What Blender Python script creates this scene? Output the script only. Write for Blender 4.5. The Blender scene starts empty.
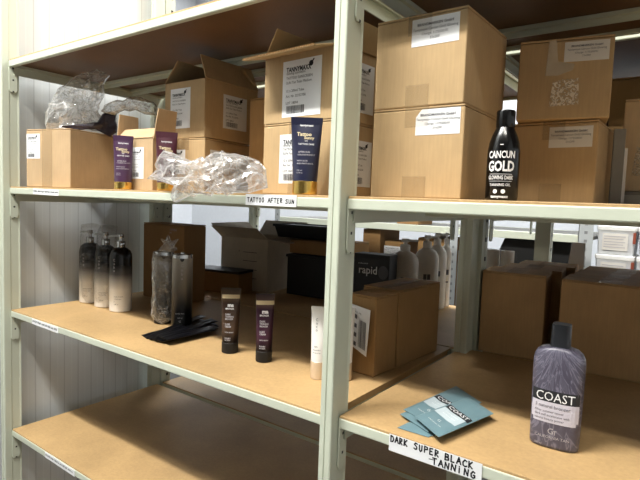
import bpy, bmesh, math, random
from mathutils import Vector, Matrix, noise
random.seed(7)
PI = math.pi
SCN = bpy.context.scene
COL = SCN.collection

# ------------------------------------------------------------------ camera
CP = Vector((1.7184, -0.7294, -0.0094)); YAW, PITCH, ROLL, FPX = -0.6288, -0.0757, 0.0363, 518.2887
_f = Vector((math.sin(YAW)*math.cos(PITCH), math.cos(YAW)*math.cos(PITCH), math.sin(PITCH)))
_r0 = Vector((math.cos(YAW), -math.sin(YAW), 0)); _u0 = _r0.cross(_f)
_r = _r0*math.cos(ROLL) + _u0*math.sin(ROLL); _u = -_r0*math.sin(ROLL) + _u0*math.cos(ROLL)
cam = bpy.data.cameras.new('camera'); cam.sensor_width = 36; cam.lens = FPX*36/640; cam.clip_start = 0.01
co = bpy.data.objects.new('camera', cam); COL.objects.link(co)
m = Matrix((_r, _u, -_f)).transposed().to_4x4(); m.translation = CP; co.matrix_world = m
SCN.camera = co
def at(u, v, x=None, y=None, z=None):
    """point of the place that the photo shows at (u, v), on one of the planes x / y / z = const"""
    d = (u-320)/FPX*_r - (v-240)/FPX*_u + _f
    if x is not None: t = (x-CP.x)/d.x
    elif y is not None: t = (y-CP.y)/d.y
    else: t = (z-CP.z)/d.z
    return CP + t*d

ZA, ZB, ZC, ZR, ZD, ZE = 0.3828, 0.0, -0.3845, -0.3787, -0.7711, -1.16
FLOOR = -1.32; CEIL = 2.3

# ------------------------------------------------------------------ materials
MATS = {}
def nmat(name):
    mt = bpy.data.materials.new(name); mt.use_nodes = True
    nt = mt.node_tree; nt.nodes.clear()
    out = nt.nodes.new('ShaderNodeOutputMaterial'); b = nt.nodes.new('ShaderNodeBsdfPrincipled')
    nt.links.new(b.outputs[0], out.inputs[0])
    return mt, nt, b, out
def srgb(h):
    if isinstance(h, str):
        h = h.lstrip('#'); c = [int(h[i:i+2], 16)/255 for i in (0, 2, 4)]
    else: c = h
    return tuple((x/12.92 if x <= .04045 else ((x+.055)/1.055)**2.4) for x in c) + (1,)
def N(nt, t, **k):
    n = nt.nodes.new(t)
    for a, v in k.items():
        if a.startswith('i_'):
            key = a[2:]; n.inputs[int(key) if key.isdigit() else key].default_value = v
        else: setattr(n, a, v)
    return n
def ramp(nt, stops):
    r = N(nt, 'ShaderNodeValToRGB'); e = r.color_ramp.elements
    while len(e) > 1: e.remove(e[-1])
    e[0].position = stops[0][0]; e[0].color = stops[0][1]
    for p, c in stops[1:]:
        q = e.new(p); q.color = c
    return r
def coords(nt, scale=(1, 1, 1), kind='Object'):
    tc = N(nt, 'ShaderNodeTexCoord'); mp = N(nt, 'ShaderNodeMapping'); mp.inputs['Scale'].default_value = scale
    nt.links.new(tc.outputs[kind], mp.inputs[0]); return mp
def simple(name, c, rough=.5, metal=0, spec=.5, var=.06, vs=30, bump=0, bs=200, **k):
    """plain surface with slight mottling"""
    mt, nt, b, out = nmat(name)
    mp = coords(nt); nz = N(nt, 'ShaderNodeTexNoise'); nz.inputs['Scale'].default_value = vs; nz.inputs['Detail'].default_value = 4
    nt.links.new(mp.outputs[0], nz.inputs[0])
    c = srgb(c); lo = tuple(x*(1-var) for x in c[:3])+(1,); hi = tuple(min(1, x*(1+var)) for x in c[:3])+(1,)
    r = ramp(nt, [(.3, lo), (.7, hi)]); nt.links.new(nz.outputs[0], r.inputs[0]); nt.links.new(r.outputs[0], b.inputs['Base Color'])
    b.inputs['Roughness'].default_value = rough; b.inputs['Metallic'].default_value = metal; b.inputs['Specular IOR Level'].default_value = spec
    if bump:
        n2 = N(nt, 'ShaderNodeTexNoise'); n2.inputs['Scale'].default_value = bs; nt.links.new(mp.outputs[0], n2.inputs[0])
        bp = N(nt, 'ShaderNodeBump'); bp.inputs['Strength'].default_value = bump; bp.inputs['Distance'].default_value = .002
        nt.links.new(n2.outputs[0], bp.inputs['Height']); nt.links.new(bp.outputs[0], b.inputs['Normal'])
    for a, v in k.items(): b.inputs[a.replace('_', ' ')].default_value = v
    MATS[name] = mt
    return mt
def kraft(name, c, var=.10):
    mt, nt, b, out = nmat(name)
    mp = coords(nt, (1, 1, 1)); nz = N(nt, 'ShaderNodeTexNoise'); nz.inputs['Scale'].default_value = 9; nz.inputs['Detail'].default_value = 6
    nt.links.new(mp.outputs[0], nz.inputs[0])
    mp2 = coords(nt, (260, 260, 18)); n2 = N(nt, 'ShaderNodeTexNoise'); n2.inputs['Scale'].default_value = 1; n2.inputs['Detail'].default_value = 2
    nt.links.new(mp2.outputs[0], n2.inputs[0])
    add = N(nt, 'ShaderNodeMath', operation='MULTIPLY_ADD'); nt.links.new(n2.outputs[0], add.inputs[0]); add.inputs[1].default_value = .35; nt.links.new(nz.outputs[0], add.inputs[2])
    c = srgb(c); lo = tuple(x*(1-var) for x in c[:3])+(1,); hi = tuple(min(1, x*(1+var)) for x in c[:3])+(1,)
    r = ramp(nt, [(.5, lo), (.85, hi)]); nt.links.new(add.outputs[0], r.inputs[0]); nt.links.new(r.outputs[0], b.inputs['Base Color'])
    b.inputs['Roughness'].default_value = .75; b.inputs['Specular IOR Level'].default_value = .25
    bp = N(nt, 'ShaderNodeBump'); bp.inputs['Strength'].default_value = .12; bp.inputs['Distance'].default_value = .001
    nt.links.new(add.outputs[0], bp.inputs['Height']); nt.links.new(bp.outputs[0], b.inputs['Normal'])
    MATS[name] = mt; return mt
kraft('kraft', '#B89D76'); kraft('kraft_in', '#8A683F'); kraft('kraft_light', '#BEA380'); kraft('kraft_dark', '#95744C'); kraft('kraft_brown', '#A07E52'); kraft('kraft_grey', '#C9BFAE')
simple('paint', '#C6CBBA', .42, var=.03, vs=8)
simple('paint_edge', '#A9AC98', .5, var=.04)
simple('zinc', '#B4B8B8', .4, metal=.6, var=.1, vs=20)
simple('hole', '#23231f', .9)
simple('paper', '#E6E7E8', .7, var=.02)
simple('paper_warm', '#DCD8D0', .7, var=.02)
simple('ink', '#1E1F24', .7)
simple('ink_grey', '#59595E', .7)
simple('marker', '#15151A', .6)
simple('white_print', '#E8E8E8', .5)
simple('grey_print', '#B3AFB2', .5)
simple('gold_print', '#D6C6A2', .4)
simple('black_gloss', '#0B0B0C', .18, var=.02)
simple('black_matte', '#131314', .55)
simple('black_box', '#15171A', .5)
simple('gold', '#DDBB6C', .22, metal=1, var=.03)
simple('rose_gold', '#D9C8B0', .25, metal=.3)
simple('silver', '#C9C9C9', .22, metal=1)
simple('purple_tube', '#4A2F4B', .32, var=.08)
simple('plum_tube', '#4E2733', .32, var=.08)
simple('navy_tube', '#262840', .3, var=.06)
simple('white_tube', '#E9E8E4', .4, var=.02)
simple('cap_grey', '#3A3D44', .4)
simple('white_plastic', '#EEE9E1', .45)
simple('teal_foil', '#6F8A91', .36, metal=.0, var=.06, vs=12, bump=.05, bs=60)
simple('label_band', '#26282B', .5)
simple('mauve_label', '#C6C2CC', .5)
kraft('kraft_mid', '#BC9A6E'); kraft('kraft_pale', '#DDC7A4')
simple('sachet_label', '#BCC8CC', .5)
simple('black_foil', '#0A0B10', .3, bump=.4, bs=40)
simple('dark_foil', '#38303C', .25, bump=.6, bs=45)
simple('tub_white', '#D9DBDD', .4)
simple('tub_red', '#8E4630', .5)
simple('grey_board', '#8C8B86', .6)
simple('floor_mat', '#403E3A', .6, var=.12)
simple('ceil_mat', '#D5D4CF', .9)
simple('wall_dim', '#8A877F', .8)
simple('wall_plain', '#DDE0E3', .7, var=.02)
simple('red_item', '#7A3A33', .5)

def board_mat(name, c, dark=.15):
    mt, nt, b, out = nmat(name); mp = coords(nt)
    n1 = N(nt, 'ShaderNodeTexNoise'); n1.inputs['Scale'].default_value = 6; n1.inputs['Detail'].default_value = 5
    n2 = N(nt, 'ShaderNodeTexNoise'); n2.inputs['Scale'].default_value = 160; n2.inputs['Detail'].default_value = 3
    nt.links.new(mp.outputs[0], n1.inputs[0]); nt.links.new(mp.outputs[0], n2.inputs[0])
    a = N(nt, 'ShaderNodeMath', operation='MULTIPLY_ADD'); nt.links.new(n2.outputs[0], a.inputs[0]); a.inputs[1].default_value = .45; nt.links.new(n1.outputs[0], a.inputs[2])
    c = srgb(c); lo = tuple(x*(1-dark) for x in c[:3])+(1,); hi = tuple(min(1, x*(1+dark)) for x in c[:3])+(1,)
    r = ramp(nt, [(.5, lo), (.95, hi)]); nt.links.new(a.outputs[0], r.inputs[0]); nt.links.new(r.outputs[0], b.inputs['Base Color'])
    b.inputs['Roughness'].default_value = .5; b.inputs['Specular IOR Level'].default_value = .35
    MATS[name] = mt
board_mat('board', '#B99A6E'); board_mat('board_edge', '#A8713C'); board_mat('board_raw_shade', '#6B4D2D')

def panel_mat(name, c, pitch, axis):
    """insulated wall panel: fine vertical grooves every `pitch` m, light sheen"""
    mt, nt, b, out = nmat(name); tc = N(nt, 'ShaderNodeTexCoord'); sp = N(nt, 'ShaderNodeSeparateXYZ'); nt.links.new(tc.outputs['Object'], sp.inputs[0])
    dv = N(nt, 'ShaderNodeMath', operation='DIVIDE'); nt.links.new(sp.outputs[axis], dv.inputs[0]); dv.inputs[1].default_value = pitch
    fr = N(nt, 'ShaderNodeMath', operation='FRACT'); nt.links.new(dv.outputs[0], fr.inputs[0])
    c1 = srgb(c); dk = tuple(x*.80 for x in c1[:3])+(1,); hi = tuple(min(1, x*1.06) for x in c1[:3])+(1,)
    r = ramp(nt, [(0, dk), (.05, dk), (.09, c1), (.5, c1), (.55, hi), (.62, c1), (1, c1)]); nt.links.new(fr.outputs[0], r.inputs[0])
    nt.links.new(r.outputs[0], b.inputs['Base Color']); b.inputs['Roughness'].default_value = .38; b.inputs['Specular IOR Level'].default_value = .45
    bp = N(nt, 'ShaderNodeBump'); bp.inputs['Strength'].default_value = .4; bp.inputs['Distance'].default_value = .002
    nt.links.new(r.outputs[0], bp.inputs['Height']); nt.links.new(bp.outputs[0], b.inputs['Normal'])
    MATS[name] = mt
panel_mat('panel', '#D6DADB', .05, 1)

def gradient_mat(name, stops, rough=.25, metal=0, axis=2):
    """colour by height in metres (object space)"""
    mt, nt, b, out = nmat(name); tc = N(nt, 'ShaderNodeTexCoord'); sp = N(nt, 'ShaderNodeSeparateXYZ'); nt.links.new(tc.outputs['Object'], sp.inputs[0])
    mr = N(nt, 'ShaderNodeMapRange'); mr.inputs['From Min'].default_value = stops[0][0]; mr.inputs['From Max'].default_value = stops[-1][0]
    nt.links.new(sp.outputs[axis], mr.inputs['Value'])
    L = stops[-1][0]-stops[0][0]
    r = ramp(nt, [((p-stops[0][0])/L, srgb(c)) for p, c in stops]); nt.links.new(mr.outputs[0], r.inputs[0]); nt.links.new(r.outputs[0], b.inputs['Base Color'])
    b.inputs['Roughness'].default_value = rough; b.inputs['Metallic'].default_value = metal; MATS[name] = mt
gradient_mat('ombre', [(0, '#F6F4F0'), (.07, '#EFEDE9'), (.12, '#5A5858'), (.15, '#171717'), (.21, '#0E0E0E')], .25)
gradient_mat('can_ombre', [(0, '#0C0C0C'), (.05, '#0E0E0E'), (.10, '#55524E'), (.2, '#A6A197'), (.22, '#B2ADA3')], .3, .15)
gradient_mat('bronze_tube', [(0, '#17120F'), (.03, '#1B1412'), (.06, '#5A4636'), (.12, '#3B2B22'), (.135, '#6E5A42'), (.16, '#2B201B')], .3, .4)
gradient_mat('plum_bronze_tube', [(0, '#17120F'), (.03, '#1B1214'), (.06, '#4C2C3E'), (.12, '#3A2030'), (.135, '#6A5048'), (.16, '#2B2024')], .3, .4)

def streak_mat(name):
    """mauve plastic with pale brushed rays fanning out from the neck"""
    mt, nt, b, out = nmat(name); tc = N(nt, 'ShaderNodeTexCoord'); sp = N(nt, 'ShaderNodeSeparateXYZ'); nt.links.new(tc.outputs['Object'], sp.inputs[0])
    dz = N(nt, 'ShaderNodeMath', operation='SUBTRACT'); dz.inputs[0].default_value = .168; nt.links.new(sp.outputs[2], dz.inputs[1])
    an = N(nt, 'ShaderNodeMath', operation='ARCTAN2'); nt.links.new(sp.outputs[0], an.inputs[0]); nt.links.new(dz.outputs[0], an.inputs[1])
    cb = N(nt, 'ShaderNodeCombineXYZ'); nt.links.new(an.outputs[0], cb.inputs[0]); nt.links.new(sp.outputs[2], cb.inputs[1])
    mp = N(nt, 'ShaderNodeMapping'); mp.inputs['Scale'].default_value = (9, 30, 1); nt.links.new(cb.outputs[0], mp.inputs[0])
    nz = N(nt, 'ShaderNodeTexNoise'); nz.inputs['Scale'].default_value = 1.0; nz.inputs['Distortion'].default_value = 1.2; nz.inputs['Detail'].default_value = 3; nt.links.new(mp.outputs[0], nz.inputs[0])
    r = ramp(nt, [(.36, srgb('#4E4B59')), (.47, srgb('#57546200'[:7])), (.52, srgb('#7E7B8A')), (.57, srgb('#565361')), (.7, srgb('#605D6B'))]); nt.links.new(nz.outputs[0], r.inputs[0])
    nt.links.new(r.outputs[0], b.inputs['Base Color']); b.inputs['Roughness'].default_value = .3; MATS[name] = mt
streak_mat('mauve')

def film_mat(name, c, opac, rough=.12, ws=40, emph=.5, crease=.35):
    """crinkled polythene: mostly clear, whiter where it folds or turns edge-on, sharp highlights"""
    mt = bpy.data.materials.new(name); mt.use_nodes = True; nt = mt.node_tree; nt.nodes.clear()
    out = N(nt, 'ShaderNodeOutputMaterial'); mp = coords(nt)
    nz = N(nt, 'ShaderNodeTexNoise'); nz.inputs['Scale'].default_value = ws; nz.inputs['Detail'].default_value = 5; nz.inputs['Distortion'].default_value = 1.2
    nt.links.new(mp.outputs[0], nz.inputs[0])
    vo = N(nt, 'ShaderNodeTexVoronoi'); vo.feature = 'DISTANCE_TO_EDGE'; vo.inputs['Scale'].default_value = ws*.7
    nt.links.new(mp.outputs[0], vo.inputs['Vector'])
    sm = N(nt, 'ShaderNodeMath', operation='MULTIPLY_ADD'); nt.links.new(vo.outputs[0], sm.inputs[0]); sm.inputs[1].default_value = -.8; nt.links.new(nz.outputs[0], sm.inputs[2])
    bp = N(nt, 'ShaderNodeBump'); bp.inputs['Strength'].default_value = .6; bp.inputs['Distance'].default_value = .004; nt.links.new(sm.outputs[0], bp.inputs['Height'])
    tr = N(nt, 'ShaderNodeBsdfTransparent'); tr.inputs[0].default_value = (.93, .93, .93, 1)
    df = N(nt, 'ShaderNodeBsdfDiffuse'); df.inputs[0].default_value = srgb(c); tl = N(nt, 'ShaderNodeBsdfTranslucent'); tl.inputs[0].default_value = srgb(c)
    gl = N(nt, 'ShaderNodeBsdfGlossy'); gl.inputs['Roughness'].default_value = rough; gl.inputs[0].default_value = (.9, .9, .9, 1)
    for n in (df, tl, gl): nt.links.new(bp.outputs[0], n.inputs['Normal'])
    m1 = N(nt, 'ShaderNodeMixShader', i_0=.5); nt.links.new(df.outputs[0], m1.inputs[1]); nt.links.new(tl.outputs[0], m1.inputs[2])
    m2 = N(nt, 'ShaderNodeMixShader', i_0=.45); nt.links.new(m1.outputs[0], m2.inputs[1]); nt.links.new(gl.outputs[0], m2.inputs[2])
    lw = N(nt, 'ShaderNodeLayerWeight'); lw.inputs['Blend'].default_value = .35; nt.links.new(bp.outputs[0], lw.inputs['Normal'])
    f1 = N(nt, 'ShaderNodeMath', operation='MULTIPLY_ADD'); f1.use_clamp = True; nt.links.new(lw.outputs['Facing'], f1.inputs[0]); f1.inputs[1].default_value = emph; f1.inputs[2].default_value = opac
    v2 = N(nt, 'ShaderNodeTexVoronoi'); v2.feature = 'DISTANCE_TO_EDGE'; v2.inputs['Scale'].default_value = ws*1.1
    n3 = N(nt, 'ShaderNodeTexNoise'); n3.inputs['Scale'].default_value = ws*.6; nt.links.new(mp.outputs[0], n3.inputs[0])
    mxv = N(nt, 'ShaderNodeMix', data_type='VECTOR'); mxv.inputs['Factor'].default_value = .08; nt.links.new(mp.outputs[0], mxv.inputs['A']); nt.links.new(n3.outputs['Color'], mxv.inputs['B']); nt.links.new(mxv.outputs['Result'], v2.inputs['Vector'])
    cr = ramp(nt, [(0, (crease,)*3+(1,)), (.035, (crease*.35,)*3+(1,)), (.09, (0, 0, 0, 1))]); nt.links.new(v2.outputs[0], cr.inputs[0])
    f2 = N(nt, 'ShaderNodeMath', operation='ADD'); f2.use_clamp = True; nt.links.new(f1.outputs[0], f2.inputs[0]); nt.links.new(cr.outputs[0], f2.inputs[1]); f1 = f2
    m3 = N(nt, 'ShaderNodeMixShader'); nt.links.new(f1.outputs[0], m3.inputs[0]); nt.links.new(tr.outputs[0], m3.inputs[1]); nt.links.new(m2.outputs[0], m3.inputs[2])
    nt.links.new(m3.outputs[0], out.inputs[0]); MATS[name] = mt
film_mat('film_clear', '#E6E6E4', .13, emph=.8, ws=26)
film_mat('film_white', '#F0F0F0', .12, emph=.75, ws=22)
film_mat('film_dull', '#C4C1B8', .22, .2, emph=.7, ws=26)
film_mat('film_sleeve', '#DAD8D2', .03, .2, ws=22, emph=.22, crease=.12)
def tape_mat(name, c, a, rough=.2):
    mt, nt, b, out = nmat(name); mp = coords(nt); nz = N(nt, 'ShaderNodeTexNoise'); nz.inputs['Scale'].default_value = 35; nt.links.new(mp.outputs[0], nz.inputs[0])
    r = ramp(nt, [(.3, (a*.85,)*3+(1,)), (.7, (min(1, a*1.1),)*3+(1,))]); nt.links.new(nz.outputs[0], r.inputs[0]); nt.links.new(r.outputs[0], b.inputs['Alpha'])
    b.inputs['Base Color'].default_value = srgb(c); b.inputs['Roughness'].default_value = rough; MATS[name] = mt
tape_mat('tape', '#B8A078', .16, .45); tape_mat('tape_torn', '#E6DBC6', .4, .35)
def patch_mat(name):
    """shredded remains of a torn-off sticker"""
    mt, nt, b, out = nmat(name); mp = coords(nt, (1, 1, 1)); nz = N(nt, 'ShaderNodeTexNoise'); nz.inputs['Scale'].default_value = 170; nz.inputs['Detail'].default_value = 2; nz.inputs['Distortion'].default_value = 1.5
    nt.links.new(mp.outputs[0], nz.inputs[0]); r = ramp(nt, [(.45, (.04,)*3+(1,)), (.56, (.85,)*3+(1,))]); nt.links.new(nz.outputs[0], r.inputs[0]); nt.links.new(r.outputs[0], b.inputs['Alpha'])
    b.inputs['Base Color'].default_value = srgb('#E6DAC6'); b.inputs['Roughness'].default_value = .4; MATS[name] = mt
patch_mat('torn_sticker')

# ------------------------------------------------------------------ mesh helpers
class MB:
    def __init__(s): s.v = []; s.f = []
    def add(s, vs, fs):
        o = len(s.v); s.v += [tuple(p) for p in vs]; s.f += [tuple(i+o for i in f) for f in fs]; return s
    def box(s, x0, x1, y0, y1, z0, z1):
        return s.add([(x0, y0, z0), (x1, y0, z0), (x1, y1, z0), (x0, y1, z0), (x0, y0, z1), (x1, y0, z1), (x1, y1, z1), (x0, y1, z1)],
                     [(0, 3, 2, 1), (4, 5, 6, 7), (0, 1, 5, 4), (1, 2, 6, 5), (2, 3, 7, 6), (3, 0, 4, 7)])
    def slab(s, p, n, t):
        """quad/polygon p given thickness t along n"""
        k = len(p); n = Vector(n).normalized()*t
        vs = [Vector(q) for q in p] + [Vector(q)+n for q in p]
        return s.add(vs, [tuple(reversed(range(k))), tuple(range(k, 2*k))] + [(i, (i+1) % k, (i+1) % k+k, i+k) for i in range(k)])
    def loft(s, rings, cap0=True, cap1=True):
        o = len(s.v); n = len(rings[0])
        for r in rings: s.v += [tuple(p) for p in r]
        for i in range(len(rings)-1):
            for j in range(n):
                s.f.append((o+i*n+j, o+i*n+(j+1) % n, o+(i+1)*n+(j+1) % n, o+(i+1)*n+j))
        if cap0: s.f.append(tuple(reversed(range(o, o+n))))
        if cap1: s.f.append(tuple(range(o+(len(rings)-1)*n, o+len(rings)*n)))
        return s
    def lathe(s, prof, n=28, c=(0, 0)):
        return s.loft([[(c[0]+r*math.cos(2*PI*j/n), c[1]+r*math.sin(2*PI*j/n), z) for j in range(n)] for r, z in prof])
    def bar(s, a, b, r=.003, n=8):
        a, b = Vector(a), Vector(b); d = (b-a).normalized(); q = d.orthogonal().normalized(); w = d.cross(q)
        return s.loft([[p+r*(math.cos(2*PI*j/n)*q+math.sin(2*PI*j/n)*w) for j in range(n)] for p in (a, b)])
def empty(name, loc=(0, 0, 0), rz=0, label=None, cat=None, group=None):
    o = bpy.data.objects.new(name, None); COL.objects.link(o); o.location = (loc[0], loc[1], loc[2]+(.0004 if loc[2] in (ZB, ZC, ZR) else 0)); o.rotation_euler = (0, 0, rz); o.empty_display_size = .02
    return tag(o, label, cat, group)
def tag(o, label=None, cat=None, group=None, kind=None):
    if label: o['label'] = label
    if cat: o['category'] = cat
    if group: o['group'] = group
    if kind: o['kind'] = kind
    return o
def obj(name, mb, mat, parent=None, smooth=None, bevel=0, loc=None, seg=2):
    me = bpy.data.meshes.new(name); me.from_pydata([tuple(p) for p in mb.v], [], mb.f)
    bm = bmesh.new(); bm.from_mesh(me)
    bmesh.ops.recalc_face_normals(bm, faces=bm.faces)
    bm.to_mesh(me); bm.free()
    me.materials.append(MATS[mat])
    o = bpy.data.objects.new(name, me); COL.objects.link(o)
    if parent: o.parent = parent
    if loc is not None: o.location = loc
    if smooth is not None:
        for p in me.polygons: p.use_smooth = True
        if smooth < 180:
            try: me.set_sharp_from_angle(angle=math.radians(smooth))
            except Exception: pass
    if bevel:
        b = o.modifiers.new('bevel', 'BEVEL'); b.width = bevel; b.segments = seg; b.limit_method = 'ANGLE'; b.angle_limit = math.radians(40)
    return o
_tc = {}
def text2d(s, size, bold=0, sx=1, align='CENTER', space=1):
    """filled outline of a line of print -> (verts2d, faces)"""
    key = (s, size, bold, sx, align, space)
    if key in _tc: return _tc[key]
    cu = bpy.data.curves.new('t', 'FONT'); cu.body = s; cu.size = size; cu.align_x = align; cu.align_y = 'CENTER'; cu.resolution_u = 2; cu.offset = bold*size; cu.space_character = space
    o = bpy.data.objects.new('t', cu); COL.objects.link(o)
    dg = bpy.context.evaluated_depsgraph_get(); dg.update()
    me = bpy.data.meshes.new_from_object(o.evaluated_get(dg))
    vs = [(v.co.x*sx, v.co.y) for v in me.vertices]; fs = [tuple(p.vertices) for p in me.polygons]
    bpy.data.objects.remove(o); bpy.data.curves.remove(cu); bpy.data.meshes.remove(me)
    _tc[key] = (vs, fs); return vs, fs
class Print(MB):
    """flat print placed by a map (x, y) -> 3D"""
    def __init__(s, fn): super().__init__(); s.fn = fn
    def text(s, t, x, y, size, **k):
        vs, fs = text2d(t, size, **k); s.add([s.fn(x+a, y+b) for a, b in vs], fs); return s
    def rect(s, x0, x1, y0, y1, nx=1):
        for i in range(nx):
            a, b = x0+(x1-x0)*i/nx, x0+(x1-x0)*(i+1)/nx
            s.add([s.fn(a, y0), s.fn(b, y0), s.fn(b, y1), s.fn(a, y1)], [(0, 1, 2, 3)])
        return s
    def poly(s, pts): s.add([s.fn(*p) for p in pts], [tuple(range(len(pts)))]); return s
    def stroke(s, pts, w):
        for (a, b), (c, d) in zip(pts, pts[1:]):
            L = math.hypot(c-a, d-b) or 1e-6; nx, ny = -(d-b)/L*w/2, (c-a)/L*w/2; ex, ey = (c-a)/L*w*.3, (d-b)/L*w*.3
            s.add([s.fn(a-ex+nx, b-ey+ny), s.fn(a-ex-nx, b-ey-ny), s.fn(c+ex-nx, d+ey-ny), s.fn(c+ex+nx, d+ey+ny)], [(0, 1, 2, 3)])
        return s
    def barcode(s, x0, x1, y0, y1, seed=1):
        r = random.Random(seed); x = x0
        while x < x1:
            w = r.choice((.0006, .001, .0016)); s.rect(x, min(x+w, x1), y0, y1); x += w+r.choice((.0006, .0009, .0014))
        return s
GL = {  # pen strokes of handwritten capitals on a unit square
 'A': [[(0, 0), (.45, 1), (.9, 0)], [(.15, .38), (.75, .4)]], 'B': [[(0, 0), (.05, 1), (.6, .9), (.6, .6), (.05, .5), (.7, .4), (.7, .1), (0, 0)]],
 'C': [[(.75, .85), (.4, 1), (.05, .6), (.1, .15), (.45, 0), (.8, .15)]], 'D': [[(.05, 0), (.05, 1), (.55, .85), (.75, .45), (.5, .08), (.05, 0)]],
 'E': [[(.7, 1), (.05, .95), (.05, 0), (.7, .03)], [(.05, .5), (.55, .52)]], 'F': [[(.75, 1), (.05, .95), (.05, 0)], [(.05, .5), (.55, .52)]],
 'G': [[(.75, .85), (.4, 1), (.05, .6), (.1, .15), (.45, 0), (.75, .15), (.75, .45), (.45, .45)]], 'I': [[(.3, 0), (.3, .75)], [(.3, .95), (.33, 1)]],
 'K': [[(.05, 0), (.05, 1)], [(.7, 1), (.08, .45), (.75, 0)]], 'L': [[(.05, 1), (.05, 0), (.65, .03)]],
 'N': [[(0, 0), (.08, 1), (.65, .02), (.75, 1)]], 'O': [[(.4, 1), (.05, .6), (.15, .1), (.5, 0), (.75, .4), (.65, .9), (.4, 1)]],
 'P': [[(.05, 0), (.05, 1), (.6, .92), (.65, .6), (.05, .48)]], 'R': [[(.05, 0), (.05, 1), (.6, .9), (.6, .6), (.05, .5), (.7, 0)]],
 'S': [[(.7, .9), (.35, 1), (.08, .75), (.6, .4), (.6, .1), (.3, 0), (0, .12)]], 'T': [[(0, .97), (.8, 1)], [(.4, 1), (.38, 0)]],
 'U': [[(.05, 1), (.08, .2), (.35, 0), (.65, .2), (.7, 1)]]}
def handwrite(p, txt, x, y, h, w, pen, seed=3):
    r = random.Random(seed)
    for ch in txt:
        if ch in GL:
            dy = r.uniform(-.05, .05)*h; k = r.uniform(.9, 1.1)
            for st in GL[ch]: p.stroke([(x+a*w*.85*k, y+dy+b*h) for a, b in st], pen)
        x += w
def scribble(p, x0, x1, y, h, pen, seed):
    r = random.Random(seed); x = x0
    while x < x1:
        n = r.randint(3, 6)
        for _ in range(n):
            if x > x1: break
            p.stroke([(x, y+r.uniform(0, .3)*h), (x+h*.2, y+r.uniform(.6, 1)*h), (x+h*.35, y+r.uniform(0, .5)*h), (x+h*.5, y+r.uniform(.3, .9)*h)], pen); x += h*.62
        x += h*.5

# ------------------------------------------------------------------ the room
def struct(name, mb, mat, bevel=0): return tag(obj(name, mb, mat, bevel=bevel), kind='structure')
struct('floor', MB().box(-3.2, 4.5, -5, 3.4, FLOOR-.05, FLOOR), 'floor_mat')
struct('ceiling', MB().box(-3.2, 4.5, -5, 3.4, CEIL, CEIL+.05), 'ceil_mat')
struct('wall_left', MB().box(-.11, -.06, -5, .555, FLOOR, CEIL), 'panel')
struct('wall_back', MB().box(-3.2, 4.5, 3.4, 3.45, FLOOR, CEIL), 'wall_plain')
struct('wall_front', MB().box(-3.2, 4.5, -5.05, -5, FLOOR, CEIL), 'wall_dim')
struct('wall_right', MB().box(4.5, 4.55, -5, 3.4, FLOOR, CEIL), 'wall_plain')
struct('wall_far_left', MB().box(-3.25, -3.2, -5, 3.4, FLOOR, CEIL), 'wall_plain')

# ------------------------------------------------------------------ shelving
def holes_mat(name, base, axis, c0, c1, pitch, frac, hole='#24241F'):
    """painted steel with a row of dark punched slots between c0 and c1 along one horizontal axis"""
    mt, nt, b, out = nmat(name); tc = N(nt, 'ShaderNodeTexCoord'); sp = N(nt, 'ShaderNodeSeparateXYZ'); nt.links.new(tc.outputs['Object'], sp.inputs[0])
    def mth(op, a, bb):
        n = N(nt, 'ShaderNodeMath', operation=op)
        for i, q in enumerate((a, bb)):
            if q is None: continue
            if isinstance(q, (int, float)): n.inputs[i].default_value = q
            else: nt.links.new(q, n.inputs[i])
        return n.outputs[0]
    fz = mth('LESS_THAN', mth('FRACT', mth('DIVIDE', mth('ADD', sp.outputs[2], 5.0), pitch), None), frac)
    inr = mth('MULTIPLY', mth('GREATER_THAN', sp.outputs[axis], c0), mth('LESS_THAN', sp.outputs[axis], c1))
    k = mth('MULTIPLY', fz, inr)
    mx = N(nt, 'ShaderNodeMix', data_type='RGBA'); nt.links.new(k, mx.inputs['Factor']); mx.inputs['A'].default_value = srgb(base); mx.inputs['B'].default_value = srgb(hole)
    nt.links.new(mx.outputs['Result'], b.inputs['Base Color']); b.inputs['Roughness'].default_value = .45; MATS[name] = mt
    return name
def post(root, x0, x1, y0, y1, face=-1, mat='paint', holes=False):
    """folded steel upright: front face with a shallow groove, rounded nose"""
    w = x1-x0; d = y1-y0
    pf = [(0, 0), (.38*w, 0), (.42*w, .0018), (.55*w, .0018), (.6*w, 0), (w-.003, 0), (w-.0008, .0009), (w, .003), (w, .42*d), (w-.0016, .46*d), (w-.0016, .9*d), (w, d), (0, d), (0, .003)]
    ring = [(x0+a, (y0+b) if face < 0 else (y1-b)) for a, b in pf]
    if holes: mat = holes_mat('paint_holes_%d' % len(MATS), '#C6CBBA', 1, y0+d*.55, y0+d*.75, .05, .22)
    o = obj('post', MB().loft([[(a, b, z) for a, b in ring] for z in (FLOOR, .95)]), mat, root)
    return o
def bolt_holes(pts): 
    b = MB()
    for (x, y, z) in pts: b.loft([[(xx, y+.0022*math.cos(t*PI/4), z+.0032*math.sin(t*PI/4)) for t in range(8)] for xx in (x, x+.0006)])
    return b
_bk = {}
def bracket_mat(k, yc0, z):
    key = (k, round(yc0, 3))
    if key not in _bk: _bk[key] = holes_mat('bracket_%d' % len(MATS), '#C6CBBA', 1, yc0+.0095, yc0+.0145, .035, .14)
    return _bk[key]
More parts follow.
